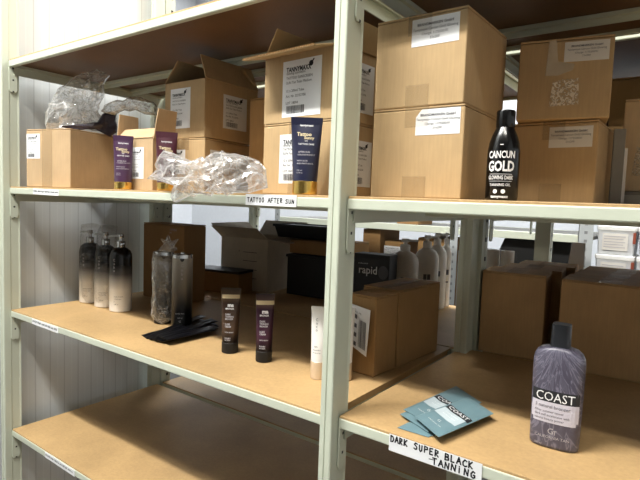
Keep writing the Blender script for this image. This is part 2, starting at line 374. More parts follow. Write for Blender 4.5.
def shelf(root, x0, x1, y0, y1, z, mids=(), front=True, mat='paint', boards='board', depth_split=None):
    t = .004
    bd = obj('shelf_board', MB().box(x0+.001, x1-.001, y0+.0015, y1-.0015, z-.014, z), boards, root, bevel=.001)
    bd.data.materials.append(MATS['board_raw_shade'])  # raw underside, its colour darkened further to deepen the shade under the shelf
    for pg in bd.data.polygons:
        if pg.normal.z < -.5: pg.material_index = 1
    def beam(yy0, yy1):
        b = MB().box(x0, x1, yy0, yy1, z-.0225, z-t)
        return obj('beam', b, mat, root, bevel=.0022)
    for k, (a, b_) in enumerate(((y0, y0+.014), (y1-.014, y1))):
        bm_ = beam(a, b_)
        for xe, sgn in ((x0, 1), (x1, -1)):
            yc0, yc1 = (a, a+.024) if k == 0 else (b_-.024, b_)
            xa, xb = (xe, xe+.003) if sgn > 0 else (xe-.003, xe)
            pl = obj('bracket', MB().slab([(xa, yc0, z-.005), (xa, yc1, z-.005), (xa, yc1, z-.09), (xa, yc1-.004, z-.097), (xa, yc0+.004, z-.097), (xa, yc0, z-.09)], (1, 0, 0), .003), bracket_mat(k, yc0, z), bm_, bevel=.0008)
    for xa, xb in ((x0+.003, x0+.014), (x1-.014, x1-.003)):
        obj('end_beam', MB().box(xa, xb, y0+.014, y1-.014, z-.0225, z-.0145), mat, root)
        obj('end_beam', MB().box(xa, xa+.003, y0+.014, y1-.014, z-.045, z-.0145), mat, root)
    for ym in mids:
        obj('cross_bar', MB().box(x0+.014, x1-.014, ym-.014, ym, z-.0225, z-.0142).box(x0+.014, x1-.014, ym-.003, ym, z-.034, z-.0142), mat, root, bevel=.001)
    return bd
DEP = .55
rack = empty('shelving_rack', (0, 0, FLOOR), 0, 'pale grey-green steel shelving rack with chipboard shelves along the front aisle', 'shelving')
rack.location = (0, 0, 0)
PX0, PX1 = 1.2165, 1.2405
for (a, b) in ((-.026, -.001), (PX0, PX1), (2.43, 2.455)): post(rack, a, b, -.02, .03)
for (a, b) in ((-.026, -.001), (1.240, 1.272), (2.43, 2.455)): post(rack, a, b, .522, .566, -1)
for z in (ZA, ZB, ZC, ZD, ZE): shelf(rack, 0, 1.2155, 0, .5712 if z == ZC else DEP, z, mids={ZA: (.30, .42)}.get(z, (.28,)))
for z in (ZA, ZB, ZR, ZD-.004, ZE): shelf(rack, 1.2415, 2.429, 0, .5712 if z == ZR else DEP, z, mids={ZA: (.42,)}.get(z, (.28,)))
rack2 = empty('shelving_rack', (0, 0, 0), 0, 'second grey-green steel rack standing back to back behind the front one', 'shelving')
Y2, Y3 = .572, 1.13
for (a, b) in ((-.03, -.004), (1.256, 1.2805), (2.46, 2.485)): post(rack2, a, b, Y2, Y2+.045, 1, holes=True)
for (a, b) in ((-.03, -.004), (1.283, 1.330), (2.46, 2.485)): post(rack2, a, b, Y3-.045, Y3, 1, holes=True)
for z in (ZA, ZB, ZC, ZD, ZE):
    shelf(rack2, 0, 1.262, Y2+.002, Y3, z); shelf(rack2, 1.295, 2.455, Y2+.002, Y3, z+(.0058 if z == ZC else 0))

# handwritten labels stuck on the beams
def beam_label(u0, u1, z1, z0, y, cat_words, fn_txt, slant=0.0):
    a = at(u0, 240, y=y).x; b = at(u1, 240, y=y).x
    return a, b
def paper_strip(x0, x1, z0, z1, words, curl=.0):
    r = obj('paper_label', MB().slab([(x0, -.0014, z0), (x1, -.0014, z0-curl), (x1, -.0014, z1-curl), (x0, -.0014, z1)], (0, 1, 0), .0008), 'paper', rack)
    r['label'] = words
    return r
def pr_front(x0, z0, y, k=0): return Print(lambda a, b: (x0+a, y, z0+b-k*a))
# "TATTOO AFTER SUN"
xa, xb = at(245.6, 199, y=-.0014).x, at(296.5, 199, y=-.0014).x
o = paper_strip(xa, xb, -.0225, -.0015, 'white paper label hand-lettered TATTOO AFTER SUN')
W = xb-xa; p = pr_front(xa, -.0225, -.0017); handwrite(p, 'TATTOO', .005, .006, .0085, W*.06, .0017); handwrite(p, 'AFTER', .005+W*.42, .006, .0085, W*.06, .0017, 5); handwrite(p, 'SUN', .005+W*.76, .006, .0075, W*.06, .0017, 8)
obj('lettering', p, 'marker', o)
# "DARK SUPER BLACK TANNING"
xa, xb = at(389.2, 438, y=-.0014).x, at(482, 470, y=-.0014).x
o = paper_strip(xa, xb, ZR-.0285, ZR-.0012, 'white paper label hand-lettered DARK SUPER BLACK TANNING')
W = xb-xa; p = pr_front(xa, ZR-.0285, -.0017); h = .0098
handwrite(p, 'DARK', .003, .0160, h, W*.052, .0022, 1); handwrite(p, 'SUPER', .003+W*.27, .0160, h, W*.058, .0022, 2); handwrite(p, 'BLACK', .003+W*.61, .0160, h, W*.06, .0022, 3); handwrite(p, 'TANNING', W*.50, .0028, h, W*.066, .0022, 4)
p.stroke([(W*.46, .0085), (W*.52, .0095)], .0012)
obj('lettering', p, 'marker', o)
for z, (u0, u1), hh, sd, wd in ((ZB, (33, 58.5), .017, 5, 'small white label with faint handwriting'), (ZC, (32, 58), .0165, 9, 'small white label with blurred handwriting'), (ZD, (45, 74.5), .017, 12, 'small white label with blurred dark writing')):
    vv = {ZB: 190, ZC: 326, ZD: 462}[z]
    xa, xb = at(u0, vv, y=-.0014).x, at(u1, vv, y=-.0014).x
    o = paper_strip(xa, xb, z-.0205, z-.0205+hh, wd, curl=.002)
    p = pr_front(xa, z-.0205, -.0017, .002/(xb-xa)); scribble(p, .004, xb-xa-.006, .006, .007, .0009, sd); obj('lettering', p, 'ink', o)

# ------------------------------------------------------------------ cartons
def face_map(which, w, d, ox, oz, off=.0009):
    """print on the front (-y) or right (+x) face of a carton whose near corner is the origin"""
    if which == 'F': return lambda a, b: (ox+a, -off, oz+b)
    return lambda a, b: (off, ox+a, oz+b)
def ship_label(root, kind, which, ox, oz, W, H, w, d, paper='paper'):
    """white shipping label, lower-left corner (ox, oz) on the face"""
    mp = face_map(which, w, d, ox, oz, .0005); n = (0, 1, 0) if which == 'F' else (-1, 0, 0)
    pts = [(0, 0), (W, 0), (W, H), (0, H)] if kind != 'address_cut' else [(0, 0), (W, 0), (W, H), (W*.13, H), (0, H*.7)]
    lb = obj('shipping_label', MB().slab([mp(*q) for q in pts], n, .0004), paper, root)
    p = Print(face_map(which, w, d, ox, oz, .0009))
    if kind.startswith('address'):
        p.text('BRANDMARKEN GmbH', W*.5, H*.77, H*.14, bold=.02); p.text('Tannymaxx Cancun Gold Glowing', W*.5, H*.6, H*.135, sx=.95)
        p.text('Charge: 1175500/01', W*.5, H*.43, H*.13); p.text('21x200', W*.5, H*.27, H*.13)
    else:
        k = W/.052
        p.text('TANNYMAXX', W*.1, H*.835, .0066*k, bold=.03, align='LEFT', sx=.8); p.text('tanning cosmetics', W*.1, H*.775, .0036*k, align='LEFT')
        cx, cy, r = W*.74, H*.895, W*.055
        p.poly([(cx+r*math.cos(t*PI/5)*(1 if t not in (7, 8) else .3), cy+r*math.sin(t*PI/5)) for t in range(10)]); p.stroke([(cx, cy), (cx+r*1.2, cy+r*1.3)], r*.5)
        p.text('TATTOO SUNSCREEN', W*.1, H*.69, 0.0036*k, align='LEFT'); p.text('SUN Tan Tube Medium', W*.1, H*.61, 0.0036*k, align='LEFT')
        p.text('12 x 200ml Tube', W*.1, H*.465, 0.0036*k, align='LEFT'); p.text('Art. Nr. 32152700', W*.1, H*.37, 0.0036*k, align='LEFT'); p.text('LOT 18004', W*.1, H*.25, 0.0036*k, align='LEFT')
        p.barcode(W*.12, W*.6, H*.06, H*.2, 4)
    obj('lettering', p, 'ink_grey' if kind.startswith('address') else 'ink', lb)
    return lb
def carton(name, label, loc, yaw, w, d, h, mat='kraft', group=None, tape=True, lid_gap=True, cat='carton', tape_front=True):
    """closed carton; origin = near right bottom corner, front face along -x, depth along +y"""
    t = empty(name, loc, yaw, label, cat, group)
    nx, nz = 8, 6; jit = random.Random(label)
    mb = MB().box(-w, 0, 0, d, 0, h-.0045)
    obj('carton_body', mb, mat, t, bevel=.0022)
    half = d/2 if w > 0 else d
    for y0, y1 in ((.0, half-.0006), (half+.0006, d)):
        obj('top_flap', MB().box(-w+.0004, -.0004, y0+.0003, y1-.0003 if y1 == d else y1, h-.0038, h-jit.uniform(0, .0006)), mat, t, bevel=.0012)
    if tape:
        tw = min(.045, w*.26); cx = -w/2
        obj('packing_tape', MB().box(cx-tw/2, cx+tw/2, -.0004, d+.0004, h-.0002, h+.0003), 'tape', t)
        if tape_front:
            for z0, z1 in ((h*.78, h+.0003), (.0005, h*.24)): obj('packing_tape', MB().box(cx-tw/2, cx+tw/2, -.0006, -.0001, z0, z1), 'tape', t)
    return t
def flap_poly(a, b, up, taper=.012):
    a, b, up = Vector(a), Vector(b), Vector(up); e = (b-a).normalized()*taper
    return [a, b, b+up-e, a+up+e]
def open_carton(name, label, loc, yaw, w, d, h, flaps, mat='kraft', inner='kraft_in', group=None, cat='carton'):
    """open carton: four walls and a bottom, flaps = {'F','B','L','R': rise vector}"""
    t = empty(name, loc, yaw, label, cat, group); th = .0035
    mb = MB().box(-w, 0, 0, th, 0, h).box(-w, 0, d-th, d, 0, h).box(-w, -w+th, th, d-th, 0, h).box(-th, 0, th, d-th, 0, h).box(-w+th, -th, th, d-th, 0, th)
    obj('carton_body', mb, mat, t, bevel=.0009)
    E = {'F': ((-w, 0, h), (0, 0, h)), 'B': ((0, d, h), (-w, d, h)), 'L': ((-w, d, h), (-w, 0, h)), 'R': ((0, 0, h), (0, d, h))}
    for k, up in flaps.items():
        a, b = E[k]; pl = flap_poly(a, b, up, .004); n = (pl[1]-pl[0]).cross(pl[3]-pl[0])
        obj('flap', MB().slab(pl, n, .003), mat, t, bevel=.0006)
    return t

# shelf B, left bay ------------------------------------------------
c = carton('carton', 'squat tan carton on the left end of the middle shelf under a plastic bag', (.2631, .05, ZB+.0008), .251, .174, .172, .169, 'kraft_light', tape=False)
ship_label(c, 'product', 'F', -.172, .083, .054, .072, .174, .172)
obj('packing_tape', MB().box(-.174*.63, -.174*.40, -.0006, -.0001, .001, .168), 'tape', c)
c = open_carton('carton', 'open tan carton with raised flaps behind the two purple tubes', (.6323, .058, ZB+.0008), .07, .136, .066, .127,
                {'L': (.004, 0, .065), 'R': (.012, 0, .072), 'F': (0, .022, .026), 'B': (0, .004, .03)}, 'kraft_light')
ship_label(c, 'product', 'F', -.079, .028, .046, .078, .13, .15)
c = carton('carton', 'closed tan carton carrying the tent-flapped open carton', (.7147, .15, ZB+.0008), .119, .144, .193, .136, 'kraft')
ship_label(c, 'product', 'F', -.115, .045, .05, .062, .139, .187); ship_label(c, 'product', 'R', .02, .05, .075, .058, .139, .187)
c = open_carton('carton', 'open carton with flaps folded up like a tent, behind the crumpled bag', (.7113, .15, ZB+.1385), 0.0, .156, .189, .144,
                {'L': (.045, 0, .055), 'R': (-.025, 0, .060), 'B': (0, -.05, .05)}, 'kraft')
ship_label(c, 'product', 'F', -.132, .025, .078, .102, .15, .18); ship_label(c, 'product', 'R', .062, .03, .085, .086, .15, .18)
c = carton('carton', 'plain tan carton wedged between the two labelled carton stacks', (.968, .225, ZB+.0008), 0, .175, .20, .237, 'kraft_brown', tape=False)
c = carton('carton', 'tan carton behind the navy tube, lower of its stack by the post', (1.1645, .07, ZB+.0008), -.08, .195, .13, .143, 'kraft')
ship_label(c, 'product', 'F', -.146, .022, .102, .098, .195, .13); ship_label(c, 'product', 'R', .045, .02, .07, .09, .195, .13)
c = open_carton('carton', 'open carton with a corrugated front flap sticking out, upper of its stack by the post', (1.1645, .07, ZB+.1445), -.076, .195, .13, .136,
                {'F': (0, -.066, -.0185), 'L': (.03, 0, .055), 'R': (.012, .0, .05), 'B': (0, .03, .03)}, 'kraft')
ship_label(c, 'product', 'F', -.142, .010, .102, .110, .195, .13); ship_label(c, 'product', 'R', .045, .02, .07, .095, .195, .13)
# corrugation of the front flap's raw edge
cb = MB()
for i in range(46):
    x = -.189+i*.0041
    cb.box(x, x+.0018, -.0670, -.0660, .1158, .1192)
obj('corrugated_edge', cb, 'kraft_in', c)

# shelf B, right bay ------------------------------------------------
G = None
c = carton('carton', 'tan carton left of the glossy black bottle, lower of its stack by the post', (1.4098, .07, ZB+.0008), -.001, .166, .190, .151)
ship_label(c, 'address_cut', 'F', -.084, .104, .077, .042, .166, .19)
c = carton('carton', 'tan carton left of the glossy black bottle, upper of its stack by the post', (1.4060, .07, ZB+.1526), -.021, .164, .188, .150)
ship_label(c, 'address', 'F', -.096, .098, .083, .044, .164, .188)
c = carton('carton', 'tan carton right of the glossy black bottle, lower of its stack', (1.5711, .26, ZB+.0008), -.021, .142, .170, .144)
ship_label(c, 'address', 'F', -.078, .098, .070, .036, .142, .17, 'paper_warm')
c = carton('carton', 'tan carton with torn tape and shredded sticker, upper of the right stack', (1.5856, .26, ZB+.1462), .18, .147, .170, .137, 'kraft', tape_front=False)
ship_label(c, 'address', 'F', -.075, .096, .068, .033, .147, .17, 'paper_warm')
obj('torn_sticker', MB().slab([(-.094, -.0008, .022), (-.048, -.0008, .024), (-.050, -.0008, .068), (-.090, -.0008, .066)], (0, 1, 0), .0003), 'torn_sticker', c)
obj('torn_tape', MB().slab([(-.103, -.0008, .075), (-.083, -.0008, .074), (-.06, -.0008, .082), (-.058, -.0008, .092), (-.084, -.0008, .098), (-.088, -.0008, .134), (-.1, -.0008, .134)], (0, 1, 0), .0003), 'tape_torn', c)
# behind them on the second rack
c = carton('carton', 'pale tan carton with crinkled tape, behind the upright grey board', (1.78, .66, ZB+.0008), .0, .16, .105, .175, 'kraft_pale', tape=False)
c.location = (at(624, 150, y=.47).x+.16, .43, ZB+.0305)
obj('torn_tape', MB().slab([(-.14, -.0008, .03), (-.12, -.0008, .028), (-.115, -.0008, .08), (-.135, -.0008, .085)], (0, 1, 0), .0003), 'torn_sticker', c)
obj('torn_tape', MB().slab([(-.13, -.0008, .13), (-.11, -.0008, .13), (-.11, -.0008, .185), (-.128, -.0008, .185)], (0, 1, 0), .0003), 'torn_sticker', c)
x0 = at(623, 190, y=.42).x
t = empty('storage_tray', (x0, .42, ZB+.0008), 0, 'flat grey tray under the carton at the right edge of the photo', 'tray')
obj('tray_body', MB().box(0, .22, 0, .12, 0, .022), 'zinc', t)
obj('tray_rim', MB().box(-.002, .222, -.002, .122, .022, .0285), 'grey_board', t)
xg = at(613, 150, y=.36).x
t = empty('display_board', (xg, .36, ZB+.0008), .25, 'upright grey board leaning beside the right carton stack', 'board')
obj('board_panel', MB().box(0, .019, 0, .01, .0, .14), 'grey_board', t, bevel=.001)
obj('board_edge', MB().box(.0192, .024, .001, .009, .0, .105), 'paper', t)

# ------------------------------------------------------------------ tubes and bottles
def ell(rx, ry, z, n=32, p=2.0, cx=0, cy=0):
    out = []
    for j in range(n):
        t = 2*PI*j/n; c_, s_ = math.cos(t), math.sin(t)
        out.append((cx+rx*math.copysign(abs(c_)**(2/p), c_), cy+ry*math.copysign(abs(s_)**(2/p), s_), z))
    return out
def tube(label, loc, yaw, H, capH, r, topw, mats, cat='tube', prints=None, group=None, lean=0):
    """cosmetic tube standing on its cap: round at the cap, pressed flat into a wide crimp at the top"""
    t = empty('cosmetic_tube', loc, yaw, label, cat, group)
    if lean: t.rotation_euler = (lean, 0, yaw)
    body, cap, crimp = mats
    rings = []
    L = H-capH
    for k in range(13):
        s = k/12; z = capH-.001+(L-.012)*s
        rings.append(ell(r*(1-s)+topw/2*s-.0*s, r*(1-s**1.35)+.0016*s, z))
    obj('tube_body', MB().loft(rings), body, t, smooth=50)
    cr = MB().loft([ell(topw/2, .0017, H-.0135, p=3), ell(topw/2+.0008, .0015, H-.006, p=4), ell(topw/2+.0008, .0012, H, p=4)])
    obj('crimp', cr, crimp, t, smooth=50)
    rc = r+.0006
    obj('cap', MB().lathe([(rc-.002, 0), (rc-.0004, .0008), (rc, .003), (rc, capH-.001), (rc-.001, capH)], 36), cap, t, smooth=40)
    if prints:
        def fn(a, b):
            s = max(0, min(1, (b-capH)/(L-.012))); rx = r*(1-s)+topw/2*s; ry = r*(1-s**1.35)+.0016*s
            return (a, -ry*math.sqrt(max(.02, 1-(a/rx)**2))-.0005, b)
        groups = {}
        for mt, kind, *a in prints:
            p = groups.setdefault(mt, Print(fn)); k = {}
            if isinstance(a[-1], dict): k = a[-1]; a = a[:-1]
            getattr(p, kind)(*a, **k)
        for mt, p in groups.items(): obj('lettering', p, mt, t)
    return t
def small_lines(mt, rows, x0, w, size):
    return [(mt, 'text', s, x0, z, size, {'align': 'LEFT'}) for s, z in rows]
def tm_prints(H, g='gold_print', x=-.016):
    return [('white_print', 'text', 'tannymaxx', 0, H*.87, .0055, {'bold': .02}), (g, 'text', 'Tattoo', -.004, H*.755, .0095, {'bold': .03}), (g, 'text', 'Sunny', .005, H*.71, .0075, {'bold': .03}),
            ('white_print', 'text', 'SPF', 0, H*.67, .004, {}), ('white_print', 'text', 'TATTOO CARE', 0, H*.63, .0042, {'bold': .02}),
            ('grey_print', 'text', 'AFTER SUN', x+.002, H*.53, .0042, {'align': 'LEFT', 'bold': .02}), ('grey_print', 'text', 'COLOUR PROTECT', x+.001, H*.495, .0036, {'align': 'LEFT', 'bold': .02}),
            ('grey_print', 'text', 'WITH ALOE', x, H*.42, .0036, {'align': 'LEFT', 'bold': .02}), ('grey_print', 'text', 'AND PANTHENOL', x, H*.385, .0036, {'align': 'LEFT', 'bold': .02}),
            ('grey_print', 'text', '125 ml', x, H*.30, .0036, {'align': 'LEFT', 'bold': .02}), ('grey_print', 'text', '4.2 fl.oz', x, H*.27, .0034, {'align': 'LEFT', 'bold': .02})]
def at_ground(u, z, y):
    """x of the standing point for pixel column u at depth y"""
    v = 240
    for _ in range(6):
        q = at(u, v, y=y); v += (q.z-z)*FPX/max(.2, (q-CP).dot(_f))
    return at(u, v, y=y).x
p = tm_prints(.131)
tube('purple cosmetic tube with a gold cap in front of the open carton', (at_ground(123, 0, .028), .028, ZB), .98, .133, .019, .0205, .046, ('purple_tube', 'gold', 'purple_tube'), prints=p)
tube('dark plum tube with a gold cap half hidden by the crumpled plastic bag', (at_ground(166, 0, .045), .045, ZB), .95, .137, .019, .0205, .048, ('plum_tube', 'gold', 'plum_tube'), prints=p)
tube('navy blue cosmetic tube with a gold cap by the centre post', (at_ground(304.5, 0, .03), .03, ZB), .66, .141, .025, .0225, .057, ('navy_tube', 'gold', 'navy_tube'), prints=tm_prints(.145))
def dk_prints(H):
    r = [('gold_print', 'rect', -.021, .021, H*.84, H*.9, 6), ('white_print', 'text', 'ma', 0, H*.74, .012, {'bold': .05}), ('white_print', 'text', 'BRONZE', -.002, H*.685, .0052, {'bold': .03})]
    for z, s, k in ((.60, 'DARK', .006), (.565, 'TANNING', .0055), (.53, 'BRONZER', .0052), (.45, 'LUXE', .0062), (.415, 'CREAM', .0055), (.33, 'WITH ARGAN', .004), (.24, 'DOUBLE', .0045), (.21, 'ACTION', .0045), (.15, '125 ml', .004)):
        r.append(('grey_print', 'text', s, -.012, H*z, k, {'align': 'LEFT', 'bold': .03, 'sx': .8}))
    return r
tube('bronze-brown tube with a black cap, left of the pair on the lower shelf', (.8202, .149, ZC), .72, .157, .026, .0195, .047, ('bronze_tube', 'black_matte', 'bronze_tube'), prints=dk_prints(.157))
tube('dark plum-bronze tube with a black cap, right of the pair on the lower shelf', (.9275, .153, ZC), .78, .157, .026, .0185, .042, ('plum_bronze_tube', 'black_matte', 'plum_bronze_tube'), prints=dk_prints(.157))
wp = [('ink_grey', 'text', 'C', -.006, .125, .008, {}), ('ink_grey', 'text', 'o', -.006, .118, .008, {}), ('ink_grey', 'text', 'c', -.006, .111, .008, {}), ('ink_grey', 'text', 'o', -.006, .104, .008, {}),
      ('ink_grey', 'text', 'tan', -.006, .07, .006, {}), ('ink_grey', 'text', 'extender', -.004, .063, .0045, {}), ('ink_grey', 'text', 'moisturise', -.004, .057, .004, {})]
for k, (u, y, lab) in enumerate(((318, .145, 'white tube with a rose-gold cap standing left of the centre post'), (330.5, .19, 'white tube hidden behind the centre post but for one corner'), (343.5, .175, 'white tube with a rose-gold cap peeping out right of the centre post'))):
    tube(lab, (at_ground(u, ZC, y), y, ZC), .55, .153, .038, .0165, .037, ('white_tube', 'rose_gold', 'white_tube'), prints=wp)

# glossy black tanning oil bottle
BX = at_ground(500.8, 0, .105)
t = empty('lotion_bottle', (BX, .105, ZB), -.42, 'glossy black bottle with bold white lettering standing between the two carton stacks', 'bottle')
t.rotation_euler = (0, .0, .16)
obj('bottle_body', MB().lathe([(.021, 0), (.0235, .0012), (.0245, .004), (.0247, .063), (.0244, .078), (.0225, .091), (.0185, .103), (.0150, .111), (.0135, .1145)], 40), 'black_gloss', t, smooth=60)
obj('cap', MB().lathe([(.0136, .114), (.0142, .115), (.0142, .1385), (.0134, .1405), (.012, .1412)], 32), 'black_gloss', t, smooth=40)
def cyl(R):
    return lambda a, b: (R*math.sin(a/R), -R*math.cos(a/R), b)
p = Print(cyl(.0251)); p.text('CANCUN', 0, .0705, .0150, bold=.03, sx=.66); p.text('GOLD', 0, .0525, .0215, bold=.035, sx=.70)
p.text('GLOWING DARK', 0, .0355, .0085, bold=.02, sx=.60); p.text('TANNING OIL', 0, .0245, .006, bold=.01, sx=.85); p.rect(-.018, .018, .0408, .0414, 6); p.rect(-.018, .018, .0300, .0305, 6); p.text('tannymaxx', 0, .0065, .006, bold=.03)
for sx in (-.0065, .0055): p.poly([(sx+.0034*math.cos(k*PI/6), .0145+.0034*math.sin(k*PI/6)) for k in range(12)])
p.rect(-.0025, .0025, .0855, .0867)
obj('lettering', p, 'white_print', t)

# mauve COAST bottle
t = empty('lotion_bottle', (at_ground(553.5, ZR, .13), .13, ZR), .0, 'mauve-grey flat bottle with a charcoal cap and pale label on the right lower shelf', 'bottle')
t.rotation_euler = (0, 0, .04)
R = [(.0325, .0155, 0), (.0345, .0175, .0015), (.0355, .0185, .006), (.0362, .019, .05), (.0370, .0193, .11), (.0372, .0193, .134), (.0360, .019, .143), (.0325, .018, .1505), (.026, .0165, .1555), (.0150, .0138, .158), (.0142, .0128, .1585)]
obj('bottle_body', MB().loft([ell(a, b, z, 48, 2.7) for a, b, z in R]), 'mauve', t, smooth=60)
obj('cap', MB().loft([ell(.0138, .0125, .1583, 40, 4.5), ell(.0139, .0126, .159, 40, 4.5), ell(.0134, .0123, .192, 40, 4.5), ell(.0127, .0117, .1932, 40, 4.5)]), 'cap_grey', t, smooth=40)
def coast(off):
    def fn(a, b):
        rx, ry = .0366, .0192
        return (a, -ry*(max(.0, 1-abs(a/rx)**2.7))**(1/2.7)-off, b)
    return fn
lb = obj('band', Print(coast(.0004)).rect(-.033, .0335, .0735, .0915, 14), 'label_band', t)
p = Print(coast(.0008)); p.text('COAST', 0.0, .0815, .0195, sx=.88); obj('lettering', p, 'white_print', lb)
l2 = obj('front_label', Print(coast(.00045)).poly([(-.033, .0735), (-.033, .046), (-.031, .0425), (-.028, .041), (.0275, .041), (.031, .0425), (.0335, .046), (.0335, .0735)]), 'mauve_label', t)
# follow the curve: rebuild as strips
me = l2.data; q = Print(coast(.00045)); q.rect(-.033, .0335, .046, .0735, 14); q.rect(-.030, .0305, .041, .046, 12); me.clear_geometry(); me.from_pydata([tuple(v) for v in q.v], [], q.f)
p = Print(coast(.0009)); p.text('3 natural bronzer', -.028, .0665, .0075, align='LEFT', sx=.95)
for z, s in ((.0585, 'After summer tanner'), (.0525, 'dark self accelerator with'), (.0465, 'natural beauty primer')): p.text(s, -.028, z, .0054, align='LEFT', sx=.9)
obj('lettering', p, 'ink_grey', l2)
p = Print(coast(.0006)); p.text('CALIFORNIA TAN', -.001, .0185, .0062); p.text('G', -.003, .028, .013); p.text('T', .003, .0265, .010); p.text('355 ml', -.02, .006, .004); obj('lettering', p, 'grey_print', t)

# ombre pump bottles at the far left of shelf C
def pump_bottle(label, loc, yaw, nz_yaw):
    t = empty('pump_bottle', loc, yaw, label, 'bottle')
    obj('bottle_body', MB().lathe([(.030, 0), (.033, .001), (.0345, .004), (.0345, .17), (.0335, .182), (.029, .193), (.021, .200), (.0125, .2045)], 40), 'ombre', t, smooth=60)
    pm = obj('pump', MB().lathe([(.0125, .203), (.0132, .204), (.0132, .222), (.012, .2235), (.0055, .224), (.0055, .236)], 28), 'silver', t, smooth=40)
    hd = MB().lathe([(.0075, .234), (.0085, .2355), (.0085, .245), (.007, .2465)], 24)
    hd.loft([[(0-.002+.034*s*math.cos(nz_yaw)+(-math.sin(nz_yaw))*yy, .034*s*math.sin(nz_yaw)+math.cos(nz_yaw)*yy, zz-.004*s*s) for yy, zz in ((-.0045, .238), (.0045, .238), (.004, .2445), (-.004, .2445))] for s in (0, .35, .7, 1)])
    obj('pump_head', hd, 'silver', pm, smooth=40)
    p = Print(cyl(.0349)); 
    for i, ch in enumerate('Cuba'): p.text(ch, -.012, .165-.011*i, .011)
    obj('lettering', p, 'grey_print', t)
    p = Print(cyl(.0349)); p.text('body lotion', -.012, .05, .006, align='LEFT'); p.text('moisturiser', -.012, .043, .005, align='LEFT'); p.text('500 ml', -.012, .025, .005, align='LEFT'); p.text('e', -.012, .034, .006)
    obj('lettering', p, 'ink_grey', t)
    return t
pump_bottle('black-to-white pump bottle in a clear bag, next to the wall', (at_ground(90, ZC, .235), .235, ZC), .75, PI*.9)
pump_bottle('black-to-white pump bottle in a clear bag, middle of the three', (at_ground(105.5, ZC, .232), .232, ZC), .75, PI*.95)
pump_bottle('unwrapped black-to-white pump bottle with a silver pump', (at_ground(120.5, ZC, .228), .228, ZC), .75, PI*.95)

# grey ombre canisters
def canister(label, loc, yaw):
    t = empty('spray_canister', loc, yaw, label, 'bottle')
    obj('bottle_body', MB().loft([ell(.027, .024, 0, 40, 2.6), ell(.0285, .0255, .002, 40, 2.6), ell(.0285, .0255, .2, 40, 2.6)]), 'can_ombre', t, smooth=50)
    obj('cap', MB().loft([ell(.0278, .0248, .2, 40, 2.6), ell(.0278, .0248, .2095, 40, 2.6), ell(.026, .023, .211, 40, 2.6)]), 'silver', t, smooth=40)
    nb = MB().lathe([(.005, .2105), (.005, .216), (.0035, .217)], 16, (0, -.012)); obj('nozzle', nb, 'silver', t, smooth=40)
    nm = Print(lambda a, b: (a, -.0262, b)); nm.poly([(.006*math.cos(PI+k*PI/8), .2+.009*math.sin(PI+k*PI/8)) for k in range(9)]); obj('notch', nm, 'black_matte', t)
    p = Print(lambda a, b: (a, -.0260, b))
    for i, ch in enumerate('Cuba'): p.text(ch, 0.0, .18-.012*i, .012)
    p.text('body mist', -.004, .045, .006); p.text('200 ml', -.004, .032, .005); p.text('G', -.004, .022, .008)
    obj('lettering', p, 'grey_print', t); return t
canister('grey-to-black canister inside a knotted clear bag', (at_ground(163.5, ZC, .225), .225, ZC), .85)
canister('grey-to-black canister without a bag, right of the bagged one', (at_ground(181.5, ZC, .222), .222, ZC), .85)

